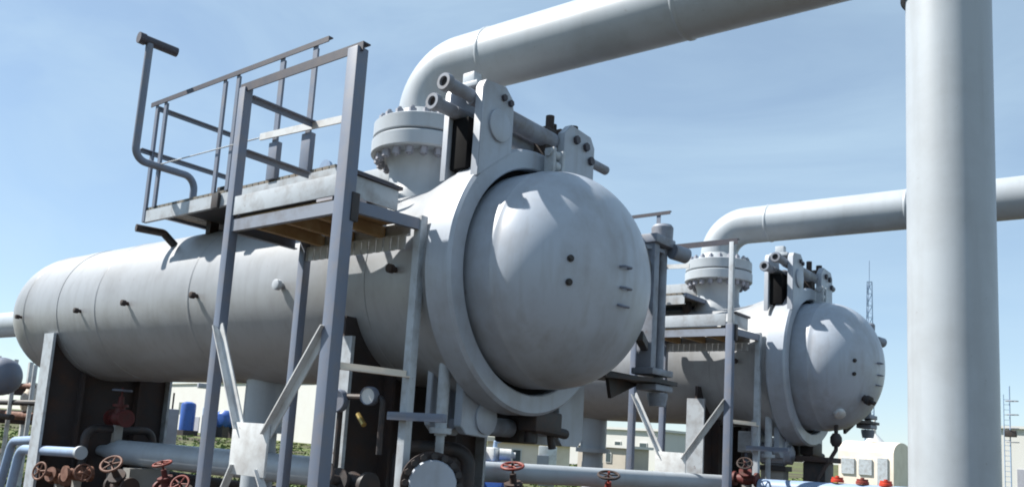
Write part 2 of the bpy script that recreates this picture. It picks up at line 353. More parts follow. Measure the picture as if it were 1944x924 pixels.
# top nozzle with its flanges
XN = -1.65
B().lathe([(.80, .44), (.97, .42), (1.06, .375), (1.12, .355), (1.33, .355), (1.40, .39), (1.46, .39), (1.46, .2)], (XN, 0, 0), (0, 0, 1), 48).build('nozzle', 'pipe', v)
fl = B().lathe([(1.46, .2), (1.46, .555), (1.475, .57), (1.615, .57), (1.63, .555), (1.63, .2)], (XN, 0, 0), (0, 0, 1), 64).build('nozzle_flange', 'pipe', v)
bt = B()
for k in range(20):
    a = 2*PI*(k+.5)/20; c = (XN+.485*math.cos(a), .485*math.sin(a))
    bt.tube([(c[0], c[1], 1.37), (c[0], c[1], 1.90)], .022, 8)
    bt.lathe([(0, 0), (0, .044), (.075, .044), (.075, 0)], (c[0], c[1], 1.385), (0, 0, 1), 6)
    bt.lathe([(0, 0), (0, .044), (.05, .044), (.05, 0)], (c[0], c[1], 1.825), (0, 0, 1), 6)
bt.build('stud_bolts', 'greypanel', fl)
# saddle supports: plate across the vessel with flanges on its edges
for X, hw in ((-8.0, .96), (-1.5, 1.04)):
    n = 24; ang = [math.radians(205 + 130*k/n) for k in range(n+1)]
    poly = [(-hw, GZ+.02)] + [(-hw, -.42)] + [(1.0*math.cos(a), 1.0*math.sin(a)) for a in ang] + [(hw, -.42), (hw, GZ+.02)]
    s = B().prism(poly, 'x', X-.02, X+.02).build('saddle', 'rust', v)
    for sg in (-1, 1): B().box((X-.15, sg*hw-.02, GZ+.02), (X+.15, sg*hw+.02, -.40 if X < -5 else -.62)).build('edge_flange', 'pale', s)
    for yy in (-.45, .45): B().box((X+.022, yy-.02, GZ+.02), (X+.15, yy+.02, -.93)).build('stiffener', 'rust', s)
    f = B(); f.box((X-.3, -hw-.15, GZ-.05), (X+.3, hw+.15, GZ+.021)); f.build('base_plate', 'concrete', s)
    B().lathe([(X-.18, .998), (X-.18, 1.006), (X+.18, 1.006), (X+.18, .998)], n=96, closed=True).build('wrap_plate', 'vessel', v)
# studs along the near flank
for X, z, r in ((-9.0, -.13, .035), (-7.09, -.12, .04), (-5.79, -.08, .042), (-4.19, -.07, .042), (-2.59, -.05, .06), (-.82, -.03, .045)):
    y = -math.sqrt(max(0, (1.0 if X < -1.2 else 1.08)**2-z*z))
    B().lathe([(-.05, r*.6), (.04, r*.6), (.04, r*.95), (.09, r*.95), (.095, r*.75), (.095, 0)], (X, y, z), (0, -1, 0), 12).build('thermowell_plug', 'pale' if r == .06 else 'rust', v)
B().lathe([(-.1, .24), (.62, .24), (.62, .32), (.70, .32), (.70, .19), (2.2, .19)], (-4.05, 0, -.9), (0, 0, -1), 32).lathe([(0, .20), (.12, .20), (.12, 0)], (-4.05, 0, -1.9), (0, 0, 1), 24).build('drain_nozzle', 'pipe', v)
B().tube([(-10.1, 0, 0), (-16, 0, 0)], .23, 32).build('end_nozzle', 'pipe', v)
# small vertical drain with a lit edge beside the ring, and a relief fitting on top
B().tube([(-.42, -.75, -.8), (-.42, -.75, -1.50)], .055, 12).lathe([(0, .0), (0, .10), (.05, .10), (.05, 0)], (-.42, -.75, -1.48), (0, 0, 1), 14).tube([(-.42, -.75, -1.5), (-.42, -.75, -2.1), (-.42, -.2, -2.1)], .04, 10).build('level_pipe', 'pale', v)

# ------------------------------------------------------------------ overhead pipe and its standpipe
RP, ZP, XC, YC = .312, 2.452, 3.47, .16
op = thing('overhead_pipe', 'large grey pipe rising from the near vessel and crossing the top of the picture', 'pipe', (XN, 0, 1.71), 'overhead gas pipes')
pth = [Vector((XN, 0, 1.89))] + bendpath([(XN, 0, 1.90), (XN, 0, ZP), (XC, YC, ZP), (XC, YC, 1.95)], .50, 14)[1:]
B().tube(pth, RP, 48).build('pipe_run', 'pipe', op)
B().lathe([(1.648, .2), (1.648, .545), (1.66, .56), (1.81, .56), (1.822, .545), (1.822, .42), (1.89, .36), (1.96, .318), (1.96, .2)], (XN, 0, 0), (0, 0, 1), 64).build('pipe_flange', 'pipe', op)
for X in (-.75, 1.4): B().lathe([(-.025, RP), (-.01, RP+.010), (.01, RP+.010), (.025, RP)], (X, YC*(X-XN)/(XC-XN), ZP), (1, 0, 0), 48).build('weld_seam', 'pipe', op)
st = thing('standpipe', 'thick upright pale grey pipe standing at the right in front of everything', 'pipe', (XC, YC, GZ))
B().tube([(XC, YC, GZ), (XC, YC, 1.94)], .279, 64).build('upright_pipe', 'pipe', st)
B().lathe([(0, .1), (0, .36), (.03, .36), (.03, .1)], (XC, YC, GZ+.004), (0, 0, 1), 32).build('foot_plate', 'steel', st)

# ------------------------------------------------------------------ access platform beside the vessel
XA, XB, YA, YB = -2.11, -.53, -2.0, -1.19
XR = XB+.10                                  # the legs on the vessel side stand a little further right
ap = thing('access_platform', 'tall grey braced steel access platform on four legs beside the near vessel', 'platform', (-1.3, -1.5, GZ), 'access platforms')
def leg(x, y, top, wd, m='steel'): B().bar((x, y, GZ), (x, y, top), wd, wd, (0, 1, 0), .008).build('leg', m, ap)
leg(XA, YA, 1.66, .095); leg(XB, YA, 1.66, .125); leg(XR, YB, .40, .085, 'pale'); leg(XA+.10, YB, .40, .09)
yb_ = YA-.055
gp = B().box((-1.65, yb_-.012, -1.94), (-1.15, yb_+.012, -1.50), .004).build('gusset_plate', 'white', ap)
for p0, p1 in (((XA+.02, -.65), (-1.60, -1.56)), ((XB-.04, -.69), (-1.22, -1.58)), ((XA+.02, -2.85), (-1.58, -1.86)), ((XB-.04, -2.85), (-1.24, -1.88))):
    B().angle((p0[0], yb_+.03, p0[1]), (p1[0], yb_+.03, p1[1]), .075, .012, (0, -1, 0) if False else Vector((p1[0]-p0[0], 0, p1[1]-p0[1])).normalized().cross(Vector((0, 1, 0))), (0, -1, 0)).build('brace', 'white', ap)
B().angle((XB, YA+.07, -1.03), (XR, YB-.05, -1.03), .06, .012, (0, 0, 1), (1, 0, 0)).build('cross_strut', 'cream', ap)
def channel(name, p0, p1, h, m, par, dep=.05):
    p0, p1 = Vector(p0), Vector(p1); b = B(); t = (p1-p0).normalized(); sd_ = t.cross(Vector((0, 0, 1)))
    b.bar(p0, p1, .012, h); b.bar(p0-sd_*dep/2+Vector((0, 0, h/2-.006)), p1-sd_*dep/2+Vector((0, 0, h/2-.006)), dep-.013, .011)
    b.bar(p0-sd_*dep/2-Vector((0, 0, h/2-.006)), p1-sd_*dep/2-Vector((0, 0, h/2-.006)), dep-.013, .011)
    return b.build(name, m, par)
channel('edge_beam', (XA+.05, YA-.02, .30), (XB-.065, YA-.02, .30), .11, 'midgrey', ap)
channel('edge_beam', (XB+.02, YA+.065, .32), (XR+.02, YB-.045, .32), .10, 'steel', ap)
channel('edge_beam', (XA-.02, YB-.045, .30), (XA-.02, YA+.05, .30), .11, 'steel', ap)
channel('edge_beam', (XB-.045, YB+.02, .30), (XA+.05, YB+.02, .30), .11, 'pale', ap)
dk = B()
for k in range(6):
    y0 = YA+.03+k*.125; dk.box((XA+.03, y0, .357), (XB-.03+.012*k, y0+.119, .392), .004)
dk.build('deck', 'wood', ap)
for X in (-1.75, -1.32, -.9): B().box((X-.03, YA+.01, .25), (X+.03, YB-.005, .352)).build('joist', 'wood', ap)
pn = B()
for k in range(30):
    x0 = XA+.06+k*.0488; pn.box((x0, YB-.012 - (.012 if k % 2 else 0), .12), (x0+.047, YB-.0 - (.012 if k % 2 else 0), .243))
pn.build('ribbed_panel', 'pale', ap)
B().box((XA+.05, YA-.035, .395), (XB-.066, YA-.015, .575), .004).build('toe_board', 'pale', ap)
B().box((XB+.005, YA+.066, .40), (XB+.025, -1.42, .58), .004).build('toe_board', 'pale', ap)
B().bar((XB+.01, YA+.066, .60), (XB+.01, -1.40, .60), .09, .03).build('toe_cap', 'darkrail', ap)
B().angle((XA-.05, YA-.03, 1.70), (XB+.09, YA-.03, 1.70), .085, .012, (0, 1, 0), (0, 0, -1)).build('top_rail', 'darkrail', ap)
B().angle((XA, YA+.05, 1.60), (XA, -1.17, 1.60), .06, .01, (0, 0, -1), (1, 0, 0)).build('side_rail', 'steel', ap)
B().angle((XA, YA+.05, 1.06), (XA, -1.17, 1.06), .06, .01, (0, 0, -1), (1, 0, 0)).build('side_rail', 'steel', ap)
B().bar((XR-.12, YB-.085, -1.36), (XR+.52, YB-.085, -1.36), .06, .07, bev=.008).build('bracket_arm', 'steel', ap)
for X in (XA+.06, XB-.10): B().box((X-.045, YA-.012, .25), (X+.03, YA+.05, .40), .004).build('corner_gusset', 'dark', ap)
B().box((XB+.03, YA+.02, .18), (XB+.075, YA+.10, .42), .004).build('corner_gusset', 'dark', ap)

# ------------------------------------------------------------------ walkway on top of the vessel
wk = thing('walkway', 'narrow railed walkway over the top of the near vessel, behind the taller platform rail', 'walkway', (-3.5, -.5, 1.0), 'vessel-top walkways')
X0, X1, YN, YF = -5.44, -1.72, -1.12, .10
channel('edge_beam', (X0, YN, 1.0), (X1, YN, 1.0), .15, 'pale', wk)
channel('edge_beam', (X1, YF, 1.08), (X0, YF, 1.08), .10, 'steel', wk)
for X in (X0, X1): B().bar((X, YN+.03, 1.08), (X, YF-.03, 1.08), .05, .07).build('end_beam', 'steel', wk)
g = B()
for k in range(34):
    x0 = X0+.03+k*(X1-X0-.06)/34; g.box((x0, YN+.01, 1.085), (x0+.094, YF-.012, 1.118))
g.build('deck', 'grating', wk)
B().box((-4.5, YN+.02, .93), (-2.5, -.55, .965)).build('under_plate', 'dark', wk)
def post(X, y, top, wd=.065, m='steel', z0=1.10): B().angle((X, y, z0), (X, y, top), wd, .01, (1, 0, 0), (0, 1, 0)).build('post', m, wk)
for X in (-5.45, -5.24, -3.93, -3.66, -2.84, -2.28): post(X, YN-.015, 2.49, .075 if X in (-2.84, -2.28) else .06, z0=.93 if X in (-5.45,) else 1.10)
post(X0, YF, 2.46)
for X in (-2.80, -2.24): B().box((X-.075, YN-.03, 1.10), (X+.075, YN+.04, 1.52), .01).build('post_foot', 'steel', wk)
B().angle((-5.55, YN-.03, 2.535), (-2.02, YN-.03, 2.535), .06, .012, (0, 1, 0), (0, 0, -1)).build('top_rail', 'darkrail', wk)
B().angle((X0, YN, 2.47), (X0, YF, 2.47), .055, .01, (0, 0, -1), (1, 0, 0)).build('end_rail', 'steel', wk)
B().angle((X0, YN-.16, 1.86), (X0, YF, 1.86), .055, .01, (0, 0, -1), (1, 0, 0)).build('end_rail', 'steel', wk)
B().bar((-3.0, YN-.06, 1.60), (-1.62, YN-.06, 1.54), .02, .075).build('mid_rail', 'white', wk)
B().tube([(-5.2, YN-.03, 1.64), (-3.0, YN-.05, 1.60)], .008, 6).build('rail_cable', 'pale', wk)
B().box((-5.30, YF-.03, 1.12), (X1-.05, YF-.012, 1.52), .004).build('kick_plate', 'pale', wk)
for X in (-4.9, -3.4, -2.0): B().box((X-.05, -.52, .87), (X+.05, -.40, 1.08)).build('support_block', 'dark', wk)
B().tube(bendpath([(-5.52, -1.16, .86), (-5.44, -.82, .86), (-5.34, -.66, .68)], .06, 5), .05, 12).build('end_bracket', 'dark', wk)
B().box((-3.85, YN-.05, .90), (-3.72, YN-.012, 1.08), .006).build('clip', 'dark', wk)
B().box((-3.95, -1.05, 1.13), (-3.62, -.9, 1.20), .01).build('hatch_latch', 'dark', wk)

# vent pipe with a T head at the end of the walkway
vp = thing('vent_pipe', 'bent grey vent pipe with a T-shaped head at the left end of the walkway', 'vent pipe', (-5.15, -.7, 1.12))
B().tube(bendpath([(-5.18, -.62, 1.12), (-5.18, -.62, 1.62), (-5.12, -1.5, 1.60), (-5.10, -1.5, 3.09)], .16, 8), .047, 16).build('riser', 'steel', vp)
B().tube([(-5.12, -1.62, 3.13), (-5.08, -1.14, 3.12)], .06, 16).lathe([(0, .0), (0, .072), (.08, .072), (.08, 0)], (-5.124, -1.64, 3.13), (.04, .48, -.01), 16).build('tee_head', 'darkrail', vp)
# relief valve and box on the platform decks
rv = thing('relief_valve', 'small green-grey relief valve standing on the vessel top behind the platform rail', 'valve', (-2.75, -.1, 1.12))
B().lathe([(1.0, .10), (1.14, .10), (1.14, .06), (1.25, .06), (1.3, .10), (1.5, .10), (1.55, .06), (1.72, .045), (1.78, .03), (1.78, 0)], (-2.95, 0, .12), (0, 0, 1), 20).build('valve_body', 'bluepipe_and_haze', rv)
B().tube([(-2.95, 0, 1.5), (-2.95, -.28, 1.5)], .06, 14).lathe([(0, 0), (0, .10), (.04, .10), (.04, 0)], (-2.95, -.3, 1.5), (0, 1, 0), 16).build('outlet', 'bluepipe_and_haze', rv)
tb = thing('tool_box', 'small dark box lying on the platform deck behind the white toe board', 'tool box', (-1.0, -1.6, .40))
B().box((-1.28, -1.70, .394), (-.88, -1.44, .66), .02).build('box_body', 'greypanel', tb)
B().box((-1.30, -1.72, .662), (-.86, -1.42, .70), .01).build('lid', 'dark', tb)
B().tube(bendpath([(-1.18, -1.57, .69), (-1.18, -1.57, .77), (-.98, -1.57, .77), (-.98, -1.57, .69)], .03, 4), .012, 8).build('handle', 'dark', tb)

# the far unit: the same vessel, pipe, platform and walkway
v2 = copy_thing(v, D2, 'smaller-looking far grey pressure vessel with domed door, behind the near vessel at right')
op2 = copy_thing(op, D2, 'grey overhead pipe rising from the far vessel and passing behind the upright pipe')
st2 = copy_thing(st, D2, 'upright grey pipe of the far vessel beyond the right edge')
# fittings that only the far unit shows
dr2 = next(c for c in v2.children if c.name.startswith('closure_door'))
def far_part(b_, name, m_):
    for q in b_.b.verts: q.co += Vector((D2[0], D2[1], 0))
    o = b_.build(name, m_, v2); o.parent = dr2; return o
far_part(B().lathe([(-.03, .085), (.05, .085), (.06, .07), (.06, 0)], (.564, -.532, -.75), (.49, -.504, -.711), 18), 'drain_cap', 'white')
far_part(B().lathe([(-.03, .05), (.04, .05), (.05, .07), (.12, .07), (.13, .03), (.2, .03), (.2, 0)], (.864, -.353, -.509), (.855, -.296, -.426), 14), 'sample_cock', 'dark')
fs = thing('support_stand', 'thick dark support stand under the door ring of the far vessel', 'support', (.2, 7.3, GZ))
B().box((.02, 7.15, GZ), (.36, 7.55, -1.50), .02).build('column', 'dark', fs); B().box((-.06, 7.05, -1.50), (.44, 7.65, -1.42), .01).build('cap_plate', 'rust', fs)
fv = thing('drain_line', 'small dark drain line with a valve hanging beside the far support stand', 'pipe', (.5, 7.2, GZ))
B().tube(bendpath([(.50, 7.2, -.90), (.50, 7.2, -1.30), (.30, 7.0, -1.75), (.30, 7.0, GZ)], .05, 4), .03, 10).build('drain_tube', 'rust', fv)
B().lathe([(-.10, 0), (-.10, .05), (-.04, .085), (.04, .085), (.10, .05), (.10, 0)], (.50, 7.2, -1.15), (0, 0, 1), 14).build('valve_body', 'dark', fv)
jb = thing('junction_box', 'pale junction box on a post behind the right leg of the far platform', 'box', (-.9, 7.2, GZ))
B().box((-1.02, 7.12, -1.42), (-.78, 7.28, -1.08), .015).build('box_body', 'white', jb); B().tube([(-.9, 7.2, GZ), (-.9, 7.2, -1.425)], .035, 10).build('post', 'steel', jb); B().box((-1.0, 7.105, -1.40), (-.80, 7.119, -1.10), .004).build('cover', 'pale', jb)
mo = thing('electric_motor', 'grey finned electric motor on a block below the far vessel, right of the junction box', 'motor', (-.45, 7.2, GZ))
mb = B().lathe([(-.22, 0), (-.22, .12), (-.18, .17), (.18, .17), (.2, .15), (.28, .15), (.3, .1), (.3, 0)], (-.45, 7.2, -1.42), (1, .1, 0), 24)
for q in range(16):
    a = 2*PI*q/16; mb.bar((-.60, 7.2+.175*math.cos(a)-.015, -1.42+.175*math.sin(a)), (-.28, 7.2+.175*math.cos(a)+.015, -1.42+.175*math.sin(a)), .012, .012)
mb.build('motor_body', 'greypanel', mo); B().box((-.66, 7.06, -1.68), (-.22, 7.36, -1.60)).build('base_plate', 'dark', mo); B().box((-.62, 7.1, GZ), (-.26, 7.32, -1.681)).build('plinth', 'concrete', mo); B().box((-.5, 7.12, -1.26), (-.36, 7.24, -1.16), .01).build('terminal_box', 'white', mo)
ap2 = copy_thing(ap, D2, 'grey braced steel access platform on four legs beside the far vessel')
legs2 = [c for c in ap2.children if c.name.split('.')[0] == 'leg']
old = max(legs2, key=lambda o: max(q.co.x-q.co.y for q in o.data.vertices) if max(q.co.z for q in o.data.vertices) > 4 else -9)
bpy.data.objects.remove(old)
def far_post(z0, z1, wd, name, m_):
    o = B().bar((XB, YA, z0), (XB, YA, z1), wd, wd, (0, 1, 0), .006).build(name, m_, ap); o.parent = ap2
far_post(GZ, .42, .105, 'leg', 'steel'); far_post(.42, 1.655, .07, 'guard_post', 'pale')
wk2 = copy_thing(wk, D2, 'railed walkway over the top of the far vessel, mostly hidden by the near domed door')

# ------------------------------------------------------------------ pipework under the vessels
pm = thing('header_pipe', 'thick pale grey header pipe lying under the near vessel left of the braced platform', 'pipe', (-5, 0, GZ))
B().tube([(-8.15, 0, -2.05), (-7.75, 0, -2.05), (-7.45, 0, -2.04), (-1.9, 0, -1.98)], [.06, .10, .175, .165], 28).build('pipe_run', 'pipe', pm)
for X in (-6.6, -2.4): B().box((X-.1, -.3, GZ), (X+.1, .3, -2.22)).build('pipe_support', 'concrete', pm)
B().lathe([(0, 0), (0, .28), (.06, .28), (.06, 0)], (-1.9, 0, -1.98), (1, 0, .01), 24).build('end_flange', 'dark', pm)
cp_ = thing('crossing_pipe', 'silver-grey pipe running low between the two vessels toward the right', 'pipe', (-1.8, 3.4, GZ))
B().tube([(-2.75, .75, -1.90), (-.80, 6.12, -1.92)], .13, 24).build('pipe_run', 'pipe', cp_)
for f in (.2, .75): B().box((-2.75+1.95*f-.1, .75+5.37*f-.1, GZ), (-2.75+1.95*f+.1, .75+5.37*f+.1, -2.03)).build('pipe_support', 'concrete', cp_)
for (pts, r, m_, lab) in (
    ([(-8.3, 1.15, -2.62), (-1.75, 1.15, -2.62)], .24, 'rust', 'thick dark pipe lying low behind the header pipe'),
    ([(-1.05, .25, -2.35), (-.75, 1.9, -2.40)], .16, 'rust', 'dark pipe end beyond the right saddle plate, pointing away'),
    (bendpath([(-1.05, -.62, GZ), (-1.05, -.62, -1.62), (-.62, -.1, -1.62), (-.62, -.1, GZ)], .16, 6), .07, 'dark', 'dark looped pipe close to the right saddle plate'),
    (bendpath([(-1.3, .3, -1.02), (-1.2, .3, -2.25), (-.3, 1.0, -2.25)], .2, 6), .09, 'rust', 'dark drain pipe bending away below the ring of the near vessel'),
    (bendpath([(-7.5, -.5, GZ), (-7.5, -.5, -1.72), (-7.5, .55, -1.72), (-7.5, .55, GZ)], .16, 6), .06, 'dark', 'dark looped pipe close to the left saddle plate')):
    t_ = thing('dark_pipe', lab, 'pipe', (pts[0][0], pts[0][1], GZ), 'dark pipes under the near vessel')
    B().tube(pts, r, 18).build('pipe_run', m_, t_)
    q = Vector(pts[len(pts)//2])
    if abs(Vector(pts[0]).z-Vector(pts[-1]).z) < .1 and Vector(pts[0]).z > GZ+.1:
        q = (Vector(pts[0])+Vector(pts[-1]))/2
        B().box((q.x-.1, q.y-.12, GZ), (q.x+.1, q.y+.12, q.z-r*.9)).build('pipe_support', 'concrete', t_)
    else:
        d2 = (Vector(pts[1])-Vector(pts[0])).normalized()
        B().lathe([(0, 0), (0, r*1.7), (.04, r*1.7), (.04, 0)], Vector(pts[0])+d2*(.05 if Vector(pts[0]).z < GZ+.1 else .1), d2, 18).build('flange', m_, t_)
ru = None
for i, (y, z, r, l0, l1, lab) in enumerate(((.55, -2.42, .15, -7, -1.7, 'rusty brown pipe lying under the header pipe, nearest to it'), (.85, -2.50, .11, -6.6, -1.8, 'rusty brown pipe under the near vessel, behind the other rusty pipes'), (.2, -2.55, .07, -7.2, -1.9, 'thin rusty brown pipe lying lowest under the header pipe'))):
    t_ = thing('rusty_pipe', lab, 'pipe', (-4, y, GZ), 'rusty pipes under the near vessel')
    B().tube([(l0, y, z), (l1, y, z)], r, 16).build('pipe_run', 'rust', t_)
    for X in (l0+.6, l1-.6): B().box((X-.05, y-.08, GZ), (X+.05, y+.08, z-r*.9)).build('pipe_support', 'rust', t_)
for i, (dx_, lab, pts) in enumerate((
    (0, 'pale blue pipe with a downward bend at the lower left, the nearer of the pair', [(-6.75, -.9, -2.04), (-8.62, -.9, -2.10), (-8.86, -.9, -3.1)]),
    (1, 'pale blue bent pipe at the lower left edge, behind the other blue bend', [(-8.6, -.4, -1.93), (-10.15, -.4, -2.04), (-10.5, -.4, -3.1)]))):
    t_ = thing('bent_pipe', lab, 'pipe', (pts[-1][0], pts[-1][1], GZ), 'pale blue bent pipes')
    B().tube(bendpath(pts, .22, 8), .068, 18).build('pipe_run', 'bluepipe_and_haze', t_)
    B().lathe([(-.03, 0), (-.03, .09), (.03, .09), (.03, 0)], pts[0], (1, 0, 0), 18).build('flange', 'pale', t_)

def valve(label, loc, s, m_body, m_wheel, group, tilt=(0, 0, 1), run=(1, 0, 0)):
    """gate valve: flanged body on a run, bonnet, stem and spoked handwheel along tilt"""
    t_ = thing('gate_valve', label, 'valve', (loc[0], loc[1], GZ), group)
    o = Vector(loc); d = Vector(tilt).normalized(); r = Vector(run)
    B().lathe([(-.30*s, 0), (-.30*s, .17*s), (-.24*s, .17*s), (-.24*s, .10*s), (-.12*s, .12*s), (0, .16*s), (.12*s, .12*s), (.24*s, .10*s), (.24*s, .17*s), (.30*s, .17*s), (.30*s, 0)], o, r, 20).build('valve_body', m_body, t_)
    B().lathe([(.08*s, .11*s), (.22*s, .09*s), (.22*s, .15*s), (.27*s, .15*s), (.27*s, .06*s), (.42*s, .05*s), (.42*s, .02*s), (.60*s, .02*s), (.60*s, 0)], o, d, 16).build('bonnet', m_body, t_)
    c = o+d*.54*s; wb = B().torus(c, d, .17*s, .022*s)
    x = d.orthogonal().normalized(); y = d.cross(x)
    for k in range(5):
        a = 2*PI*k/5; wb.tube([c, c+(x*math.cos(a)+y*math.sin(a))*.17*s], .014*s, 6)
    wb.build('handwheel', m_wheel, t_)
    B().box((loc[0]-.06*s, loc[1]-.08*s, GZ), (loc[0]+.06*s, loc[1]+.08*s, loc[2]-.14*s)).build('pedestal', 'concrete', t_)
GV = 'rusty valves at the lower left'
valve('rusty brown valve at the lower left with its wheel facing front', (-7.55, -.75, -2.42), .68, 'copper', 'copper', GV, (.3, -1, .25))
valve('brown valve on its side just below the end of the blue bent pipe', (-6.95, -.8, -2.33), .62, 'copper', 'copper', GV, (1, -.25, .12), (0, 1, 0))
valve('brown valve with pale handwheel tilted up under the header pipe', (-5.75, -.8, -2.40), .75, 'rust', 'copper', GV, (.35, -.6, .7))
valve('red oxide valve in front of the header pipe', (-4.75, -.75, -2.36), .62, 'darkred', 'red', GV, (0, -.35, 1))
valve('red valve beside the left platform leg, lowest in the row', (-4.25, -.75, -2.40), .6, 'rust', 'red', GV, (.4, -.7, .5))
valve('dark red valve with a grey wheel in front of the left saddle plate', (-7.45, -.05, -1.55), .75, 'darkred', 'steel', None, (0, 0, 1))
valve('rusty valve under the silver-grey crossing pipe, left one', (-1.9, 2.35, -2.22), .8, 'rust', 'red', 'valves under the crossing pipe', (.1, -.3, 1))
valve('rusty valve under the silver-grey crossing pipe, right one', (-1.3, 3.6, -2.26), .8, 'red', 'rust', 'valves under the crossing pipe', (.2, -.3, 1))
# dark valve set in front of the right saddle, with two gauges
sv = thing('gauge_manifold', 'dark gauge pipe with two round gauges in front of the right saddle plate', 'gauge', (-1.15, -1.2, GZ))
k = B(); k.tube(bendpath([(-1.36, -1.12, GZ), (-1.36, -1.12, -1.2), (-.80, -1.12, -1.2), (-.80, -1.12, -1.7)], .06, 5), .028, 10); k.build('gauge_pipe', 'dark', sv)
for (X, z, r) in ((-1.36, -1.24, .11), (-.93, -1.19, .085)):
    gb = B().lathe([(0, 0), (0, r), (.06, r), (.075, r*.92), (.075, r*.86), (.06, r*.84), (.06, 0)], (X, -1.14, z), (.25, -1, -.05), 24).build('gauge', 'steel', sv)
    B().lathe([(.055, 0), (.063, r*.84), (.0635, 0)], (X, -1.14, z), (.25, -1, -.05), 24).build('dial', 'gaugeface' if r < .1 else 'greypanel', gb)
B().tube([(-1.0, -1.22, -1.36), (-.88, -1.25, -1.45)], .025, 8).build('bleed_cock', 'brass', sv)
bv = thing('blind_flange', 'big round bolted grey blind flange low at the foot of the right platform leg', 'flange', (-.17, -1.1, GZ))
B().lathe([(0, 0), (0, .19), (.015, .20), (.06, .20), (.06, 0)], (-.10, -1.15, -1.90), (-.75, .66, .0), 40).build('flange_disc', 'door', bv)
B().lathe([(.065, 0), (.065, .265), (.13, .265), (.13, .12), (.55, .12)], (-.10, -1.15, -1.90), (-.75, .66, .0), 40).build('neck', 'rust', bv)
k = B(); d_ = Vector((-.75, .66, 0)).normalized(); x_ = Vector((0, 0, 1)); y_ = d_.cross(x_)
for i in range(16):
    a = 2*PI*i/16; c = Vector((-.10, -1.15, -1.90))+(x_*math.cos(a)+y_*math.sin(a))*.228
    k.lathe([(-.03, 0), (-.03, .03), (.06, .03), (.06, 0)], c+d_*.04, d_, 6)
k.build('stud_bolts', 'dark', bv)
B().box((-.58, -1.03, GZ), (-.38, -.83, -1.98)).build('pedestal', 'concrete', bv)
valve('dark valve with a small pale wheel at the foot of the right saddle plate', (-1.0, -1.22, -1.98), .75, 'dark', 'dark', None, (.1, -1, .2))
# pipe with red flanges at the lower right
rp = thing('low_header_pipe', 'low grey pipe with red flanges at the lower right, below the far vessel door', 'pipe', (.6, 6.2, GZ))
B().tube([(-.25, 6.15, -1.93), (2.4, 6.15, -1.86)], .13, 24).build('pipe_run', 'bluepipe_and_haze', rp)
for X, m_ in ((.85, 'brightred'), (1.18, 'red'), (1.48, 'brightred')):
    B().lathe([(0, 0), (0, .085), (.035, .085), (.04, .075), (.07, .075), (.07, .025), (.09, .025), (.09, 0)], (X, 6.15, -1.76), (0, 0, 1), 18).tube([(X, 6.15, -1.85), (X, 6.15, -1.78)], .05, 12).build('red_flange', m_, rp)
for X in (.2, 2.0): B().box((X-.1, 6.0, GZ), (X+.1, 6.3, -2.03)).build('pipe_support', 'concrete', rp)
valve('rusty valve with red wheel left of the low pipe at the lower right', (-.45, 6.1, -1.82), .62, 'darkred', 'rust', None, (.2, -.6, .6))

# ------------------------------------------------------------------ far surroundings
def at(x, y, z): return (x, y, z-HZ)
def hut(name, label, cat, a, b, depth, h, m, roof=None, wins=(), door=None, group=None):
    """a low building whose front runs from a to b (ground plan), seen from the camera side"""
    a, b = Vector((a[0], a[1], 0)), Vector((b[0], b[1], 0)); t = (b-a).normalized(); n = Vector((-t.y, t.x, 0)); ln = (b-a).length
    if n.dot(a-Vector((4.77, -6.48, 0))) < 0: n = -n
    r_ = thing(name, label, cat, (a.x, a.y, GZ), group); r_.location = (a.x, a.y, 0)
    bx = B(); c0 = a+n*depth/2; bx.bar(at(*(c0)[:2], h/2), at(*((b+n*depth/2))[:2], h/2), depth, h); bx.build('wall', m, r_)
    rb_ = B(); p0 = a-t*.25+n*depth/2; p1 = b+t*.25+n*depth/2
    rb_.bar(at(p0.x, p0.y, h+.1), at(p1.x, p1.y, h+.1), depth+.5, .2); rb_.build('roof', roof or m, r_)
    for (f0, f1, z0, z1) in wins:
        q0 = a+t*ln*f0-n*.03; q1 = a+t*ln*f1-n*.03
        fr = B().bar(at(q0.x, q0.y, (z0+z1)/2), at(q1.x, q1.y, (z0+z1)/2), .08, z1-z0+.12).build('window', 'wallwhite', r_)
        q0 = a+t*(ln*f0+.06)-n*.05; q1 = a+t*(ln*f1-.06)-n*.05
        B().bar(at(q0.x, q0.y, (z0+z1)/2), at(q1.x, q1.y, (z0+z1)/2), .08, z1-z0-.0).build('pane', 'window', fr)
    if door:
        q0 = a+t*ln*door[0]-n*.03; q1 = a+t*ln*door[1]-n*.03
        B().bar(at(q0.x, q0.y, 1.1), at(q1.x, q1.y, 1.1), .08, 2.2).build('door', 'greypanel', r_)
    return r_
def grass():
    rg = random.Random(3); bm = bmesh.new(); cx, cy = cam.location.x, cam.location.y
    for i in range(6500):
        a = az + rg.uniform(-.66, .56); d = 19 + 75*rg.random()**1.6
        x, y = cx+d*math.cos(a), cy+d*math.sin(a); h0 = rg.uniform(.05, .18)*(1 if rg.random() < .93 else 1.9)
        for k in range(4):
            q = rg.uniform(0, 2*PI); w_ = .035+.0012*d; px_, py_ = x+rg.uniform(-.2, .2), y+rg.uniform(-.2, .2); l_ = rg.uniform(-.15, .15)
            bm.faces.new((bm.verts.new((px_-w_*math.cos(q), py_-w_*math.sin(q), 0)), bm.verts.new((px_+w_*math.cos(q), py_+w_*math.sin(q), 0)), bm.verts.new((px_+l_, py_+l_, h0*rg.uniform(.6, 1)))))
    me = bpy.data.meshes.new('grass'); bm.to_mesh(me); bm.free(); me.materials.append(M['grass'])
    o = bpy.data.objects.new('grass', me); COL.objects.link(o)
    tag(o, 'rough grass tufts on the ground beyond the vessels', 'grass', kind='stuff')
M['grass'] = mat('grass_blades', (.07, .12, .018), .7, dirt=(.20, .19, .06), amount=.9, scale=.25)
grass()
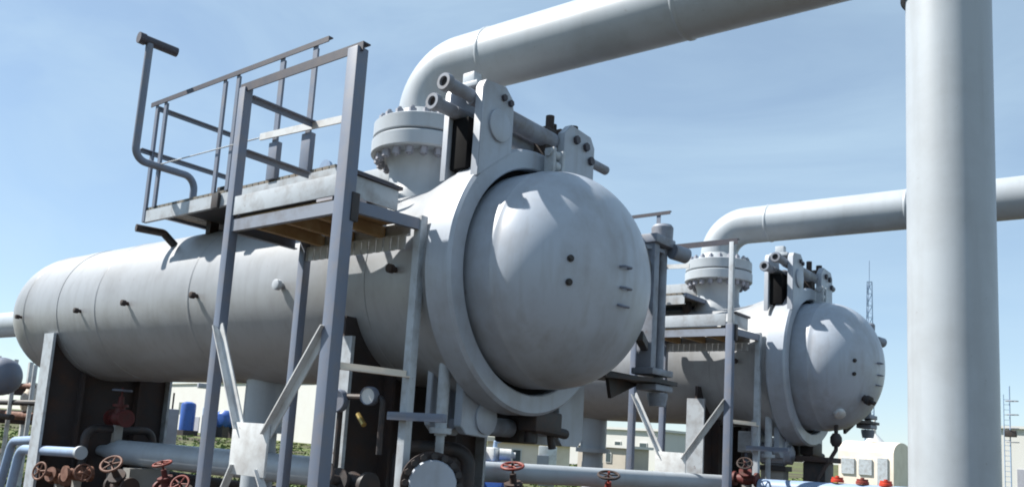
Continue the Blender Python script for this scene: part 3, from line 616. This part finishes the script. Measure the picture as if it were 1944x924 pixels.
hut('storage_shed', 'long low white storage shed far away, seen under the near vessel', 'shed', (-125.9, 66.7), (-66.0, 54.7), 9, 6.9, 'wallwhite', 'wallwhite', ((.12, .15, 2.6, 4.2), (.24, .27, 2.6, 4.2), (.55, .58, 2.6, 4.2), (.72, .75, 2.6, 4.2)), (.35, .38))
cb = thing('grey_cabinet', 'flat grey cabinet standing beyond the header pipe, left of the blue tanks', 'cabinet', (-16.83, 6.1, GZ)); 
B().bar(at(-17.05, 5.75, 1.10), at(-16.62, 6.47, 1.10), .5, 1.62, bev=.02).build('cabinet_body', 'greypanel', cb)
B().bar(at(-17.0, 5.84, .15), at(-16.67, 6.38, .15), .4, .29).build('plinth', 'concrete', cb)
B().tube([at(-16.7, 6.3, 1.9), at(-16.7, 6.3, 2.35)], .025, 8).build('cable_mast', 'dark', cb)
b1 = thing('water_tank', 'upright bright blue tank on the far grass, seen under the near vessel', 'tank', (-80.3, 46.1, GZ), 'blue tanks')
B().lathe([(.55, 0), (.55, .80), (3.3, .80), (3.5, .7), (3.65, .3), (3.65, 0)], at(-80.3, 46.1, 0), (0, 0, 1), 28).build('tank_body', 'blue', b1)
B().box(at(-81.2, 45.2, 0), at(-79.4, 47.0, .55)).build('stand', 'dark', b1)
b3 = thing('water_tank', 'pale blue slim tank behind the left platform leg, between the bright blue tanks', 'tank', (-79.2, 48.0, GZ), 'blue tanks')
B().lathe([(0, 0), (0, .6), (3.1, .6), (3.3, .4), (3.3, 0)], at(-79.2, 47.9, 0), (0, 0, 1), 24).build('tank_body', 'bluepipe_and_haze', b3)
b2 = thing('water_tank', 'round bright blue tank lying on a dark cradle right of the upright blue one', 'tank', (-78.0, 49.8, GZ), 'blue tanks')
B().lathe([(-1.6, 0), (-1.5, .6), (-1.1, 1.0), (1.1, 1.0), (1.5, .6), (1.6, 0)], at(-78.0, 49.8, 2.0), (-.3, 1, 0), 28).build('tank_body', 'blue', b2)
B().box(at(-79.2, 48.6, 0), at(-77.2, 49.4, 1.35)).box(at(-78.8, 50.2, 0), at(-77.2, 50.8, 1.35)).build('cradle', 'dark', b2)
lp = thing('light_mast', 'thin grey floodlight mast above the far white shed', 'mast', (-70.9, 42.15, GZ))
B().tube([at(-70.9, 42.15, 0), at(-70.9, 42.15, 4.9)], .12, 10).build('pole', 'bluepipe_and_haze', lp); B().bar(at(-71.2, 41.2, 5.1), at(-70.7, 42.8, 5.1), .5, .5, bev=.05).build('lamp_head', 'greypanel', lp)
hut('far_building', 'long pale far building with a dark window, seen between the two vessels', 'building', (-39.8, 60.2), (-30.2, 59.2), 8, 3.35, 'wallwhite', 'wallwhite', ((.07, .17, 2.2, 3.05), (.30, .38, 1.2, 2.3), (.55, .62, 1.2, 2.3), (.82, .9, 1.2, 2.3)), (.69, .76))
hut('tan_annex', 'low tan annex in front of the pale far building', 'building', (-32.0, 50.0), (-27.6, 49.6), 3, 1.75, 'walltan', 'wallwhite', ((.2, .32, .7, 1.3), (.6, .72, .7, 1.3)))
hut('beige_shelter', 'long low beige shelter between the two vessels, beyond the crossing pipe', 'shed', (-20.4, 24.6), (-17.4, 26.9), 2, 1.62, 'cream', 'cream', ((.3, .42, .8, 1.3),))
d_ = thing('red_drum', 'small red drum beyond the crossing pipe, left of the white and blue crate', 'drum', (-14.45, 16.55, GZ))
B().lathe([(0, 0), (0, .17), (.02, .18), (.5, .18), (.52, .19), (.54, .18), (1.03, .18), (1.05, .17), (1.05, 0)], at(-14.45, 16.55, .52), (0, 0, 1), 20).build('drum_body', 'brightred', d_); B().box(at(-14.75, 16.3, 0), at(-14.15, 16.8, .515)).build('stand', 'concrete', d_)
d_ = thing('pump_unit', 'white pump unit on a blue skid beyond the crossing pipe', 'pump', (-13.9, 17.0, GZ))
B().box(at(-14.2, 16.75, .95), at(-13.75, 17.2, 1.42), .06).lathe([(0, 0), (0, .2), (.4, .2), (.4, .1), (.55, .1), (.55, 0)], at(-13.7, 17.0, 1.2), (.5, .4, 0), 20).build('pump_body', 'white', d_); B().box(at(-14.3, 16.6, 0), at(-13.2, 17.5, .94), .03).build('skid', 'blue', d_); B().tube([at(-13.9, 17.0, 1.4), at(-13.9, 17.0, 1.6), at(-13.7, 17.2, 1.72)], .08, 10).build('exhaust', 'bluepipe_and_haze', d_)
d_ = thing('white_cabinet', 'white equipment cabinet beyond the crossing pipe, right of the beige shelter', 'cabinet', (-15.3, 22.2, GZ))
B().bar(at(-15.62, 21.97, .85), at(-15.02, 22.38, .85), .5, 1.45, bev=.03).build('cabinet_body', 'white', d_); B().bar(at(-15.58, 22.0, .06), at(-15.06, 22.35, .06), .4, .119).build('plinth', 'concrete', d_); B().bar(at(-15.5, 21.72, .95), at(-15.12, 21.98, .95), .03, .5).build('door_panel', 'greypanel', d_)
# cabin with a rounded cream roof at right
cbn = thing('site_cabin', 'cream cabin with a rounded roof beyond the far vessel door, left of the upright pipe', 'cabin', (-8.6, 41.7, GZ))
a, b_ = Vector((-10.0, 41.3, 0)), Vector((-7.25, 41.1, 0)); t = (b_-a).normalized(); n = Vector((-t.y, t.x, 0))
poly = [(-1.3, .35), (-1.3, 2.35)] + [(-1.3+1.3*(1-math.cos(q)), 2.35+.6*math.sin(q)) for q in [PI*k/12 for k in range(1, 12)]] + [(1.3, 2.35), (1.3, .35)]
k = B(); va = [[k.b.verts.new(p+n*(q[0]+1.3)+Vector((0, 0, q[1]-HZ))) for q in poly] for p in (a, b_)]
for i in range(len(poly)): k.b.faces.new((va[0][i], va[0][(i+1) % len(poly)], va[1][(i+1) % len(poly)], va[1][i]))
k.b.faces.new(va[0]); k.b.faces.new(list(reversed(va[1]))); k.build('cabin_shell', 'cream', cbn)
for f0, f1, z0, z1 in ((.06, .30, 1.2, 2.0), (.38, .62, 1.2, 2.0), (.72, .90, .5, 2.1)):
    q0 = a+(b_-a)*f0-n*.03; q1 = a+(b_-a)*f1-n*.03
    B().bar(at(q0.x, q0.y, (z0+z1)/2), at(q1.x, q1.y, (z0+z1)/2), .08, z1-z0).build('window' if z0 > 1 else 'door', 'pale', cbn)
k = B(); k.bar(at(a.x+.3, a.y+1.4, .18), at(b_.x-.3, b_.y+1.1, .18), 1.6, .35); k.build('chassis', 'dark', cbn)
k = B(); q = (a+b_)/2+n*1.3; k.lathe([(0, 0), (0, .5), (.45, .08), (.9, .06), (1.3, .06), (1.3, 0)], at(q.x, q.y, 2.94), (0, 0, 1), 14); k.build('roof_vent', 'white', cbn)
hut('office_block', 'pale flat-roofed building with a band of dark windows at the right edge', 'building', (-7.6, 72.5), (3.5, 71.8), 8, 5.3, 'wallwhite', 'wallwhite', ((.30, .36, 1.7, 3.3), (.37, .43, 1.7, 3.3), (.45, .52, 1.7, 3.3), (.56, .63, 1.7, 3.3), (.7, .77, 1.7, 3.3)), (.12, .2))
am = thing('lattice_mast', 'slender lattice radio mast far behind the far vessel door', 'mast', (-35.3, 138, GZ))
def lattice(b_, c, w0, w1, h, n_, r_):
    cs = []
    for i in range(n_+1):
        f = i/n_; w_ = w0+(w1-w0)*f
        cs.append([Vector((c[0]+w_*math.cos(2*PI*q/3), c[1]+w_*math.sin(2*PI*q/3), h*f-HZ)) for q in range(3)])
    for i in range(n_):
        for q in range(3):
            b_.tube([cs[i][q], cs[i+1][q]], r_, 5); b_.tube([cs[i][q], cs[i+1][(q+1) % 3]], r_*.7, 4); b_.tube([cs[i+1][q], cs[i+1][(q+1) % 3]], r_*.7, 4)
k = B(); lattice(k, (-35.3, 138), .9, .45, 31, 16, .08); k.build('tower', 'bluepipe_and_haze', am)  # distance haze is put into the mast colour as pale blue
k = B(); k.tube([at(-35.3, 138, 30), at(-35.3, 138, 34.5)], .09, 6); k.build('antenna', 'bluepipe_and_haze', am)
am = thing('ladder_mast', 'thin mast with a hooped ladder beside the upright pipe at the right edge', 'mast', (-4.0, 52.9, GZ))
k = B(); k.tube([at(-3.85, 52.9, 0), at(-3.85, 52.9, 6.9)], .035, 8); k.tube([at(-4.15, 52.85, 0), at(-4.15, 52.85, 6.4)], .025, 8)
for i in range(20): k.tube([at(-4.15, 52.85, .4+i*.3), at(-3.85, 52.9, .4+i*.3)], .016, 6)
k.build('ladder', 'bluepipe_and_haze', am)  # pale blue here too: haze painted into the mast
for i in range(4): B().torus(at(-3.7, 52.7, 3.6+i*.8), (0, 0, 1), .32, .025, 18, 6).build('hoop', 'greypanel', am)
B().box(at(-4.1, 52.5, 3.9), at(-3.5, 52.9, 4.3), .04).build('lamp_head', 'dark', am)
# left edge: drum vessel and pipe rack
dr = thing('drum_vessel', 'small dark blue horizontal drum with a domed end at the left edge', 'pressure vessel', (-12.5, -.4, GZ))
B().lathe([(0, 0), (.015, .1), (.08, .23), (.18, .31), (.30, .335), (3.5, .335)], at(-11.12, -.15, 2.18), (-.98, -.2, 0), 32).build('drum_body', 'steel', dr)
k = B(); k.box(at(-13.0, -.8, 0), at(-12.8, -.2, 1.88)); k.build('drum_support', 'rust', dr)
rk = thing('pipe_rack', 'rusty pipe rack with brown pipes beyond the left saddle', 'pipe rack', (-15, 3, GZ))
for X, Y in ((-15.4, 1.2), (-15.0, 2.2), (-17.0, 1.0), (-16.6, 2.4)): B().bar(at(X, Y, 0), at(X, Y, 2.75), .09, .09, (0, 1, 0)).build('upright', 'white', rk)
for z in (1.35, 2.0):
    B().bar(at(-15.6, .6, z), at(-14.7, 3.0, z), .09, .10).build('cross_beam', 'rust', rk); B().bar(at(-17.3, .6, z), at(-16.3, 3.0, z), .09, .10).build('cross_beam', 'rust', rk)
for X, Y, h_ in ((-14.2, 1.1, 2.65), (-13.6, 1.25, 2.55)): B().tube([at(X, Y, 0), at(X, Y, h_)], .045, 10).build('riser_pipe', 'white', rk)
B().tube([at(-16, .9, 1.72), at(-13.2, 1.3, 1.78)], .06, 10).build('rack_pipe', 'dark', rk)
for i, (f, z, r_) in enumerate(((.15, 1.46, .06), (.4, 1.50, .10), (.7, 1.47, .07), (.3, 2.11, .06), (.6, 2.13, .08))):
    B().tube([at(-20.5, .0+2.2*f+.3, z), at(-13.6, .6+2.2*f, z)], r_, 12).build('rack_pipe', 'copper' if i % 2 else 'rust', rk)
B().lathe([(0, 0), (0, .15), (.12, .2), (.3, .2), (.42, .12), (.6, .08), (.6, 0)], at(-14.2, 1.5, 1.6), (0, 0, 1), 16).build('rack_valve', 'cream', rk)
